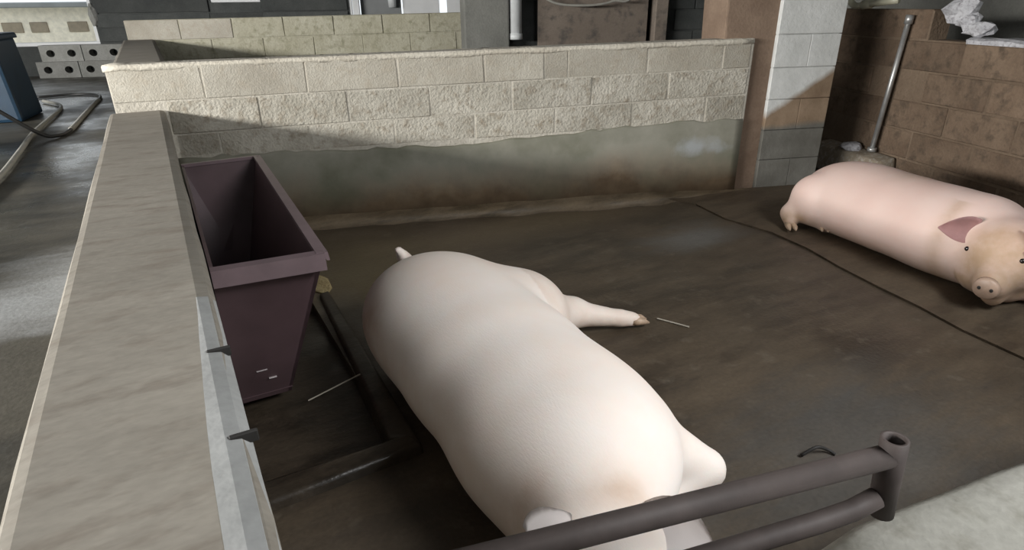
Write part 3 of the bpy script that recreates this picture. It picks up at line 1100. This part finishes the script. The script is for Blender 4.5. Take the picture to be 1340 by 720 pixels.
# ------------------------------------------------------------------ feeder hopper
def feeder(org, label, sc=1.0):
    ox, oy, oz = org
    f = thing('feed_hopper', label, 'feeder', (ox, oy, oz))
    P = lambda x, y, z: Vector((ox + x, oy + y, oz + z))
    # top corners
    TL0, TR0, TR1, TL1 = P(0.02, 0.02, 0.545), P(0.315, -0.03, 0.555), P(0.345, 1.38, 0.555), P(0.02, 1.42, 0.545)
    BL0, BR0, BR1, BL1 = P(0.02, 0.20, 0.0), P(0.185, 0.20, 0.0), P(0.20, 1.25, 0.0), P(0.02, 1.25, 0.0)

    def sheet(a, b, c, d, th, name, mat, inward):
        bm = new()
        nrm = Vector(inward) * th
        v = [bm.verts.new(p) for p in (a, b, c, d)] + [bm.verts.new(p + nrm) for p in (a, b, c, d)]
        for q in ((0, 1, 2, 3), (7, 6, 5, 4), (0, 4, 5, 1), (1, 5, 6, 2), (2, 6, 7, 3), (3, 7, 4, 0)):
            bm.faces.new([v[i] for i in q])
        bmesh.ops.recalc_face_normals(bm, faces=bm.faces)
        return obj(name, bm, mat, f)
    near = sheet(BL0, BR0, TR0, TL0, 0.012, 'end_panel', MAT['maroon'], (0, 1, 0))
    sheet(BL1, BR1, TR1, TL1, 0.012, 'end_panel', MAT['maroon'], (0, -1, 0))
    sheet(BR0, BR1, TR1, TR0, 0.012, 'front_panel', MAT['maroon'], (-1, 0, 0))
    sheet(BL0, BL1, TL1, TL0, 0.010, 'back_panel', MAT['maroon'], (1, 0, 0))
    sheet(P(0.03, 0.19, 0.02), P(0.19, 0.19, 0.02), P(0.20, 1.26, 0.02), P(0.03, 1.26, 0.02), 0.012, 'bottom_panel', MAT['maroon'], (0, 0, 1))
    # folded rim, a narrow flange on the three free sides
    def rim(a, b, out, w, drop):
        bm = new()
        o = Vector(out)
        up = Vector((0, 0, 1))
        prof = [up * 0.006, o * w + up * 0.004, o * (w + 0.004) - up * drop, o * (w - 0.004) - up * drop, o * (w - 0.012) - up * 0.008, -up * 0.008]
        va = [bm.verts.new(a + p) for p in prof]
        vb = [bm.verts.new(b + p) for p in prof]
        for k in range(6):
            bm.faces.new((va[k], va[(k + 1) % 6], vb[(k + 1) % 6], vb[k]))
        bm.faces.new(va[::-1])
        bm.faces.new(vb)
        bmesh.ops.recalc_face_normals(bm, faces=bm.faces)
        return obj('rim', bm, MAT['maroon_rim'], f)
    rim(TR0 + Vector((-0.022, 0, 0)), TR1 + Vector((-0.022, 0, 0)), (1, 0, 0), 0.032, 0.022)
    rim(TL0 + Vector((0, 0.02, 0)), TR0 + Vector((0, 0.02, 0)), (0, -1, 0), 0.030, 0.045)
    rim(TL1 + Vector((0, -0.02, 0)), TR1 + Vector((0, -0.02, 0)), (0, 1, 0), 0.028, 0.03)
    return f, near


fd, near = feeder((0.0, 1.70, 0.0), 'tall maroon sheet-metal feed hopper fixed inside the left pen wall')
fd.location.z = 0.0
for (u, v, l) in ((0.80, 0.90, 0.020), (0.66, 0.62, 0.012), (0.42, 0.25, 0.016), (0.60, 0.17, 0.012), (0.72, 0.80, 0.01)):
    y = 1.90 - 0.18 * v - 0.005 - (0.03 * v * u)
    x = 0.02 + u * (0.165 + 0.13 * v)
    bm = new()
    box(bm, x - l, x + l, y - 0.006, y + 0.003, 0.55 * v - 0.0015, 0.55 * v + 0.0015)
    obj('scratch', bm, MAT['scratch'], near) if False else obj('scratch', bm, MAT['scratch'], fd)
feeder((0.085, 4.75, 0.22), 'maroon feed hopper deep in the second pen, mostly hidden')
lump('feed_crust', (0.475, 2.72, 0.008), (0.05, 0.12, 0.014), MAT['feed'], None, 21)
tag(bpy.data.objects['feed_crust'], 'yellowish crust of spilled feed at the hopper corner', 'feed')
bm = new()
tube(bm, [(0.22, 1.80, 0.006), (0.40, 1.80, 0.05)], 0.0025, 6)
tag(obj('straw_stalk', bm, MAT['straw']), 'thin pale straw lying across the tray below the hopper', 'straw')

# ------------------------------------------------------------------ gate rails and front wall
gt = thing('pipe_gate', 'dark steel pipe gate in the foreground, its open upright end at right', 'gate', (0.96, 0.41, 0.30))
G0, G1 = Vector((0.965, 0.412, 0)), Vector((-0.10, 0.655, 0))
bm = new()
tube(bm, [G0 + Vector((0, 0, 0.485)), G1 + Vector((0, 0, 0.480))], 0.0205, 18)
obj('rail', bm, MAT['dark_pipe'], gt, True)
bm = new()
tube(bm, [G0 + Vector((-0.005, 0.001, 0.392)), G0 + Vector((-0.05, 0.0115, 0.376)), G0 + Vector((-0.12, 0.0275, 0.369)), G1 + Vector((0, 0, 0.335))], 0.0185, 18)
obj('rail', bm, MAT['dark_pipe'], gt, True)
bm = new()
n = 20
ro, ri = 0.0225, 0.0165
rings = []
for r, z in ((ro, 0.345), (ro, 0.522), (ri, 0.522), (ri, 0.47)):
    rings.append([bm.verts.new(G0 + Vector((r * math.cos(2 * math.pi * k / n) - (z - 0.5) * 0.15, r * math.sin(2 * math.pi * k / n), z))) for k in range(n)])
for a, b in zip(rings, rings[1:]):
    for k in range(n):
        bm.faces.new((a[k], a[(k + 1) % n], b[(k + 1) % n], b[k]))
bm.faces.new(rings[0][::-1])
bmesh.ops.recalc_face_normals(bm, faces=bm.faces)
up = obj('upright', bm, MAT['dark_pipe'], gt, True)
bm = new()
v = [bm.verts.new(G0 + Vector((ri * math.cos(2 * math.pi * k / n), ri * math.sin(2 * math.pi * k / n), 0.475))) for k in range(n)]
bm.faces.new(v)
obj('bore', bm, MAT['hole'], up)

fr = bpy.data.objects.new('wall_front', None)
COL.objects.link(fr)
struct(fr, 'low pale cement wall at the front right of the pen', 'wall')
bm = new()
rings = []
n = 20
for i in range(n + 1):
    x = 0.90 + 2.3 * i / n
    yb = 0.455 - (x - 0.93) * 0.155 + random.uniform(-0.006, 0.006)
    e = max(0.0, 1 - i / 1.5) * 0.05
    zt = 0.305 - e
    rings.append([bm.verts.new(p) for p in ((x, yb + 0.012, -0.05), (x, yb + 0.008, zt - 0.03), (x, yb - 0.02, zt - 0.004), (x, yb - 0.06, zt), (x, yb - 0.42, zt), (x, yb - 0.45, zt - 0.03), (x, yb - 0.45, -0.05))])
for a, b in zip(rings, rings[1:]):
    for j in range(7):
        bm.faces.new((a[j], a[(j + 1) % 7], b[(j + 1) % 7], b[j]))
bm.faces.new(rings[0])
bm.faces.new(rings[-1][::-1])
bmesh.ops.recalc_face_normals(bm, faces=bm.faces)
obj('wall_run', bm, MAT['front_wall'], fr, True)


# ------------------------------------------------------------------ pigs: one implicit surface each
def sd_cone(P, a, b, ra, rb):
    a, b = np.array(a, float), np.array(b, float)
    ab = b - a
    t = np.clip(((P - a) @ ab) / (ab @ ab), 0, 1)
    d = np.linalg.norm(P - (a + t[..., None] * ab), axis=-1)
    return d - (ra + (rb - ra) * t)


def sd_ell(P, c, r, rot=0.0, tilt=0.0):
    q = P - np.array(c, float)
    ca, sa = math.cos(rot), math.sin(rot)
    x = q[..., 0] * ca + q[..., 1] * sa
    y = -q[..., 0] * sa + q[..., 1] * ca
    z = q[..., 2]
    if tilt:
        ct, st = math.cos(tilt), math.sin(tilt)
        x, z = x * ct + z * st, -x * st + z * ct
    k0 = np.sqrt((x / r[0]) ** 2 + (y / r[1]) ** 2 + (z / r[2]) ** 2)
    k1 = np.sqrt((x / r[0] ** 2) ** 2 + (y / r[1] ** 2) ** 2 + (z / r[2] ** 2) ** 2)
    return k0 * (k0 - 1) / np.maximum(k1, 1e-6)


def smin(a, b, k):
    h = np.clip(0.5 + 0.5 * (b - a) / k, 0, 1)
    return b + (a - b) * h - k * h * (1 - h)


def smax(a, b, k):
    return -smin(-a, -b, k)


def surface_net(field, lo, hi, h):
    ax = [np.arange(lo[i], hi[i] + h, h) for i in range(3)]
    G = np.stack(np.meshgrid(*ax, indexing='ij'), -1)
    F = field(G)
    nx, ny, nz = F.shape
    ins = F < 0
    acc = np.zeros((nx - 1, ny - 1, nz - 1, 3))
    cnt = np.zeros((nx - 1, ny - 1, nz - 1))
    for ax_i in range(3):
        sl0 = [slice(None)] * 3
        sl1 = [slice(None)] * 3
        sl0[ax_i] = slice(0, -1)
        sl1[ax_i] = slice(1, None)
        f0, f1 = F[tuple(sl0)], F[tuple(sl1)]
        cr = (f0 < 0) != (f1 < 0)
        den = np.where(np.abs(f0 - f1) < 1e-9, 1e-9, f0 - f1)
        t = np.clip(f0 / den, 0, 1)
        pos = G[tuple(sl0)] + 0.0
        pos[..., ax_i] += t * h
        o = [i for i in range(3) if i != ax_i]
        for da in (0, 1):
            for db in (0, 1):
                s = [slice(None)] * 3
                s[o[0]] = slice(0, -1) if da == 0 else slice(1, None)
                s[o[1]] = slice(0, -1) if db == 0 else slice(1, None)
                c = cr[tuple(s)]
                acc += np.where(c[..., None], pos[tuple(s)], 0)
                cnt += c
    idx = -np.ones(cnt.shape, int)
    m = cnt > 0
    idx[m] = np.arange(m.sum())
    V = acc[m] / cnt[m][:, None]
    faces = []
    for ax_i in range(3):
        o = [(ax_i + 1) % 3, (ax_i + 2) % 3]
        sl0 = [slice(None)] * 3
        sl1 = [slice(None)] * 3
        sl0[ax_i] = slice(0, -1)
        sl1[ax_i] = slice(1, None)
        a, b = ins[tuple(sl0)], ins[tuple(sl1)]
        I = np.argwhere(a != b)
        I = I[(I[:, o[0]] > 0) & (I[:, o[1]] > 0) & (I[:, o[0]] < cnt.shape[o[0]]) & (I[:, o[1]] < cnt.shape[o[1]])]
        d0 = np.zeros(3, int)
        d0[o[0]] = 1
        d1 = np.zeros(3, int)
        d1[o[1]] = 1
        q = [I - d0 - d1, I - d1, I, I - d0]
        q = np.stack([idx[k[:, 0], k[:, 1], k[:, 2]] for k in q], 1)
        flip = ~a[I[:, 0], I[:, 1], I[:, 2]]
        q[flip] = q[flip][:, ::-1]
        faces.append(q)
    Q = np.concatenate(faces)
    Q = Q[(Q >= 0).all(1)]
    # gentle smoothing
    E = np.concatenate([Q[:, [0, 1]], Q[:, [1, 2]], Q[:, [2, 3]], Q[:, [3, 0]]])
    for _ in range(3):
        s = np.zeros_like(V)
        c = np.zeros(len(V))
        np.add.at(s, E[:, 0], V[E[:, 1]])
        np.add.at(c, E[:, 0], 1)
        np.add.at(s, E[:, 1], V[E[:, 0]])
        np.add.at(c, E[:, 1], 1)
        V = V * 0.5 + 0.5 * s / np.maximum(c, 1)[:, None]
    return V, Q


def pig_mesh(name, field, lo, hi, h, mat, dirt_shade_fn):
    V, Q = surface_net(field, lo, hi, h)
    me = bpy.data.meshes.new(name)
    me.from_pydata(V.tolist(), [], Q.tolist())
    me.polygons.foreach_set('use_smooth', [True] * len(me.polygons))
    at = me.attributes.new('dirt_shade', 'FLOAT', 'POINT')
    at.data.foreach_set('value', np.clip(dirt_shade_fn(V), 0, 1).astype(np.float32))
    me.materials.append(mat)
    o = bpy.data.objects.new(name, me)
    COL.objects.link(o)
    return o


def ear(base, tip, face, width, mat, parent, cup=0.35, name='ear'):
    """leaf-shaped ear from base to tip; face = the way its inner side looks"""
    base, tip, face = Vector(base), Vector(tip), Vector(face)
    ax = tip - base
    side = face.cross(ax).normalized()
    nrm = ax.cross(side).normalized()
    bm = new()
    rows, cols = 10, 7
    top = []
    for i in range(rows + 1):
        u = i / rows
        w = width * (math.sin(math.pi * (0.22 + 0.78 * u)) ** 0.8) * (1 - 0.1 * u) if u < 1 else width * 0.05
        row = []
        for j in range(cols):
            q = (j / (cols - 1) - 0.5) * 2
            p = base + ax * u + side * (w * q) + nrm * (cup * w * (q * q - 0.4) + 0.18 * ax.length * math.sin(math.pi * u) * 0.5)
            row.append(bm.verts.new(p))
        top.append(row)
    for a, b in zip(top, top[1:]):
        for j in range(cols - 1):
            bm.faces.new((a[j], a[j + 1], b[j + 1], b[j]))
    bmesh.ops.solidify(bm, geom=list(bm.faces), thickness=0.012)
    bmesh.ops.recalc_face_normals(bm, faces=bm.faces)
    return obj(name, bm, mat, parent, True)


def hoof(c, d, r, parent):
    """two toes side by side pointing along d"""
    c, d = Vector(c), Vector(d).normalized()
    s = d.cross(Vector((0, 0, 1))).normalized()
    for k in (-1, 1):
        bm = new()
        b = c + s * (k * r * 0.55)
        tube(bm, [b - d * r * 0.9, b, b + d * r * 1.0 + s * k * r * 0.12, b + d * r * 1.9 + s * k * r * 0.05 - Vector((0, 0, r * 0.25))], [r * 0.60, r * 0.66, r * 0.52, r * 0.16], 10)
        obj('hoof', bm, MAT['hoof'], parent, True)


# ---- near pig
def near_pig(P):
    d = sd_ell(P, (0.715, 1.79, 0.195), (0.275, 0.33, 0.205))
    d = smin(d, sd_ell(P, (0.715, 1.42, 0.197), (0.282, 0.56, 0.213)), 0.12)
    d = smin(d, sd_ell(P, (0.705, 1.02, 0.200), (0.275, 0.30, 0.200)), 0.10)
    d = smin(d, sd_cone(P, (0.68, 0.90, 0.195), (0.58, 0.72, 0.185), 0.19, 0.145), 0.08)
    # head
    d = smin(d, sd_cone(P, (0.565, 0.68, 0.19), (0.49, 0.52, 0.14), 0.135, 0.10), 0.06)
    d = smin(d, sd_cone(P, (0.50, 0.50, 0.12), (0.42, 0.38, 0.075), 0.085, 0.058), 0.05)
    d = smin(d, sd_cone(P, (0.52, 0.56, 0.09), (0.43, 0.41, 0.050), 0.075, 0.038), 0.014)
    # right hind leg swung out to the side
    d = smin(d, sd_ell(P, (0.95, 1.72, 0.165), (0.20, 0.20, 0.170)), 0.06)
    d = smin(d, sd_cone(P, (1.03, 1.73, 0.13), (1.24, 1.76, 0.085), 0.115, 0.062), 0.07)
    d = smin(d, sd_cone(P, (1.24, 1.76, 0.08), (1.43, 1.685, 0.040), 0.055, 0.034), 0.03)
    d = smin(d, sd_cone(P, (1.43, 1.685, 0.038), (1.475, 1.665, 0.032), 0.034, 0.032), 0.02)
    # right foreleg folded under, elbow showing
    d = smin(d, sd_cone(P, (0.90, 0.94, 0.16), (1.055, 0.865, 0.075), 0.10, 0.050), 0.05)
    d = smin(d, sd_cone(P, (1.055, 0.865, 0.062), (0.88, 0.85, 0.05), 0.046, 0.036), 0.03)
    # tail
    d = smin(d, sd_cone(P, (0.72, 2.05, 0.27), (0.695, 2.13, 0.305), 0.036, 0.024), 0.03)
    d = smin(d, sd_cone(P, (0.695, 2.13, 0.305), (0.672, 2.11, 0.345), 0.024, 0.017), 0.015)
    # floor contact
    d = smax(d, 0.004 - P[..., 2], 0.02)
    return d


def near_dirt_shade(V):
    x, y, z = V[:, 0], V[:, 1], V[:, 2]
    a = 0.45 * np.exp(-((x - 0.42) / 0.12) ** 2) * np.clip((0.40 - z) / 0.25, 0, 1)  # left flank: tan shade painted into the skin colour, with mud
    a += 0.22 * np.clip((y - 1.5) / 0.5, 0, 1)          # rump browner towards the tail
    a += 0.5 * np.exp(-((x - 0.48) ** 2 + (y - 1.78) ** 2 + (z - 0.25) ** 2) / 0.006)
    a += 0.7 * np.exp(-((x - 0.62) ** 2 / 0.006 + (y - 0.70) ** 2 / 0.003))              # nape between the ears
    a += 0.6 * np.exp(-((x - 0.46) ** 2 + (y - 0.80) ** 2 + (z - 0.27) ** 2) / 0.006)
    a += 0.55 * np.clip((0.10 - z) / 0.1, 0, 1)
    a += 0.35 * (x > 1.0) * np.clip((1.5 - x) / 0.5, 0, 1) * (y > 1.5)
    return a


p1 = pig_mesh('pig', near_pig, (0.30, 0.24, -0.02), (1.56, 2.30, 0.52), 0.012, MAT['skin_white'], near_dirt_shade)
tag(p1, 'large cream white pig lying in the foreground, back to the hopper, head under the gate', 'pig')
hoof((1.487, 1.660, 0.030), (0.9, -0.30, -0.08), 0.026, p1)
ear((0.425, 0.700, 0.302), (0.502, 0.694, 0.338), (0.25, -0.60, 0.80), 0.050, MAT['ear_white'], p1)
ear((0.625, 0.640, 0.285), (0.745, 0.560, 0.245), (-0.1, -0.6, 0.8), 0.072, MAT['ear_white'], p1)

# ---- second pig by the right wall, facing the viewer
def far_pig(P):
    d = sd_ell(P, (3.235, 1.92, 0.19), (0.26, 0.29, 0.20))
    d = smin(d, sd_ell(P, (3.17, 1.62, 0.19), (0.26, 0.42, 0.205), -0.1), 0.10)
    d = smin(d, sd_ell(P, (3.11, 1.33, 0.19), (0.25, 0.30, 0.205)), 0.08)
    d = smin(d, sd_cone(P, (3.09, 1.22, 0.20), (3.02, 1.10, 0.20), 0.19, 0.155), 0.06)
    # head turned towards the viewer
    d = smin(d, sd_ell(P, (2.96, 1.07, 0.20), (0.135, 0.15, 0.145)), 0.05)
    d = smin(d, sd_cone(P, (2.93, 1.06, 0.17), (2.83, 1.035, 0.13), 0.115, 0.072), 0.04)
    d = smin(d, sd_cone(P, (2.85, 1.04, 0.135), (2.79, 1.025, 0.125), 0.060, 0.048), 0.02)
    d = smin(d, sd_cone(P, (2.95, 1.06, 0.095), (2.835, 1.02, 0.072), 0.085, 0.042), 0.014)
    d = smin(d, sd_ell(P, (2.935, 1.13, 0.125), (0.10, 0.085, 0.095)), 0.04)
    # hind legs
    d = smin(d, sd_ell(P, (3.085, 2.03, 0.175), (0.125, 0.165, 0.150)), 0.018)
    d = smin(d, sd_cone(P, (3.08, 2.09, 0.13), (3.01, 2.14, 0.085), 0.085, 0.052), 0.04)
    d = smin(d, sd_cone(P, (3.01, 2.14, 0.085), (2.965, 2.10, 0.045), 0.050, 0.034), 0.03)
    d = smin(d, sd_cone(P, (3.14, 2.00, 0.07), (3.07, 1.955, 0.055), 0.05, 0.036), 0.03)
    # forelegs folded under the chest
    d = smin(d, sd_cone(P, (3.02, 1.24, 0.10), (2.97, 1.02, 0.06), 0.075, 0.042), 0.05)
    d = smin(d, sd_cone(P, (3.16, 1.12, 0.10), (3.04, 0.96, 0.06), 0.075, 0.042), 0.05)
    d = smax(d, 0.011 - P[..., 2], 0.02)
    return d


def far_dirt_shade(V):
    x, y, z = V[:, 0], V[:, 1], V[:, 2]
    a = 2.3 * np.exp(-((x - 2.83) ** 2 + (y - 1.03) ** 2 + (z - 0.22) ** 2) / 0.018)
    a += 1.2 * (x < 3.0) * (y < 1.2) * np.clip((0.125 - z) / 0.04, 0, 1) * np.clip((z - 0.05) / 0.03, 0, 1)  # dark mouth crease under the snout, painted into the skin
    a += 0.7 * np.clip((0.13 - z) / 0.1, 0, 1)
    a += 0.55 * np.exp(-((y - 1.30) / 0.035) ** 2) * (z < 0.38)  # shading line of the shoulder crease, painted as a band
    a += 0.5 * np.exp(-((x - 3.2) ** 2 + (y - 1.62) ** 2 + (z - 0.42) ** 2) / 0.012)
    a += 0.9 * np.exp(-((x - 2.98) ** 2 + (y - 2.10) ** 2 + (z - 0.05) ** 2) / 0.008)
    return a


p2 = pig_mesh('pig', far_pig, (2.68, 0.80, -0.01), (3.62, 2.34, 0.52), 0.011, MAT['skin_pink'], far_dirt_shade)
tag(p2, 'pink pig resting by the brown wall with its muddy face to the viewer', 'pig')
hoof((2.945, 2.080, 0.040), (-0.55, -0.75, -0.1), 0.026, p2)
hoof((3.055, 1.945, 0.048), (-0.75, -0.6, -0.05), 0.024, p2)
ear((2.925, 1.175, 0.300), (2.815, 1.285, 0.295), (-0.55, -0.60, 0.10), 0.060, MAT['ear_pink'], p2)
ear((2.915, 1.020, 0.318), (2.875, 0.900, 0.325), (-0.55, -0.60, 0.10), 0.060, MAT['ear_pink'], p2)


def ball(name, c, r, mat, parent, sc=(1, 1, 1)):
    bm = new()
    bmesh.ops.create_uvsphere(bm, u_segments=12, v_segments=8, radius=r)
    for v in bm.verts:
        v.co = Vector((v.co.x * sc[0], v.co.y * sc[1], v.co.z * sc[2])) + Vector(c)
    return obj(name, bm, mat, parent, True)


ball('eye', (0.419, 0.560, 0.205), 0.011, MAT['eye'], p1)
ball('eye', (0.556, 0.471, 0.202), 0.011, MAT['eye'], p1)
ball('eye', (2.857, 1.170, 0.226), 0.011, MAT['eye'], p2)
ball('eye', (2.864, 0.975, 0.238), 0.011, MAT['eye'], p2)
sd = Vector((-0.96, -0.18, -0.18)).normalized()
sc_ = Vector((2.752, 1.022, 0.122))
bm = new()
tube(bm, [sc_ - sd * 0.02, sc_, sc_ + sd * 0.008], [0.046, 0.047, 0.040], 20)
sn = obj('snout', bm, MAT['snout'], p2, True)
sx = sd.cross(Vector((0, 0, 1))).normalized()
for k in (-1, 1):
    ball('nostril', sc_ + sd * 0.007 + sx * (0.021 * k) + Vector((0, 0, 0.004)), 0.009, MAT['nick'], sn, (0.6, 0.8, 1.0))

# snout of the near pig, under the gate
nd = Vector((-0.55, -0.80, -0.22)).normalized()
nc = Vector((0.388, 0.333, 0.062))
bm = new()
tube(bm, [nc - nd * 0.03, nc - nd * 0.004, nc + nd * 0.006], [0.050, 0.053, 0.046], 20)
sn1 = obj('snout', bm, MAT['snout'], p1, True)
nx1 = nd.cross(Vector((0, 0, 1))).normalized()
for k in (-1, 1):
    ball('nostril', nc + nd * 0.005 + nx1 * (0.021 * k) + Vector((0, 0, 0.006)), 0.011, MAT['eye'], sn1)

# bits lying on the floor
bm = new()
tube(bm, catmull([(1.39, 0.815, 0.006), (1.43, 0.80, 0.030), (1.47, 0.79, 0.012), (1.48, 0.77, 0.005)], 5), 0.005, 6)
tag(obj('bent_wire', bm, MAT['nick'], None, True), 'short bent dark wire on the floor just behind the gate rail', 'wire')
bm = new()
tube(bm, [(1.60, 1.66, 0.005), (1.66, 1.54, 0.006)], 0.003, 6)
tag(obj('straw_stalk', bm, MAT['straw']), 'short pale straw on the floor beside the hind trotter', 'straw')
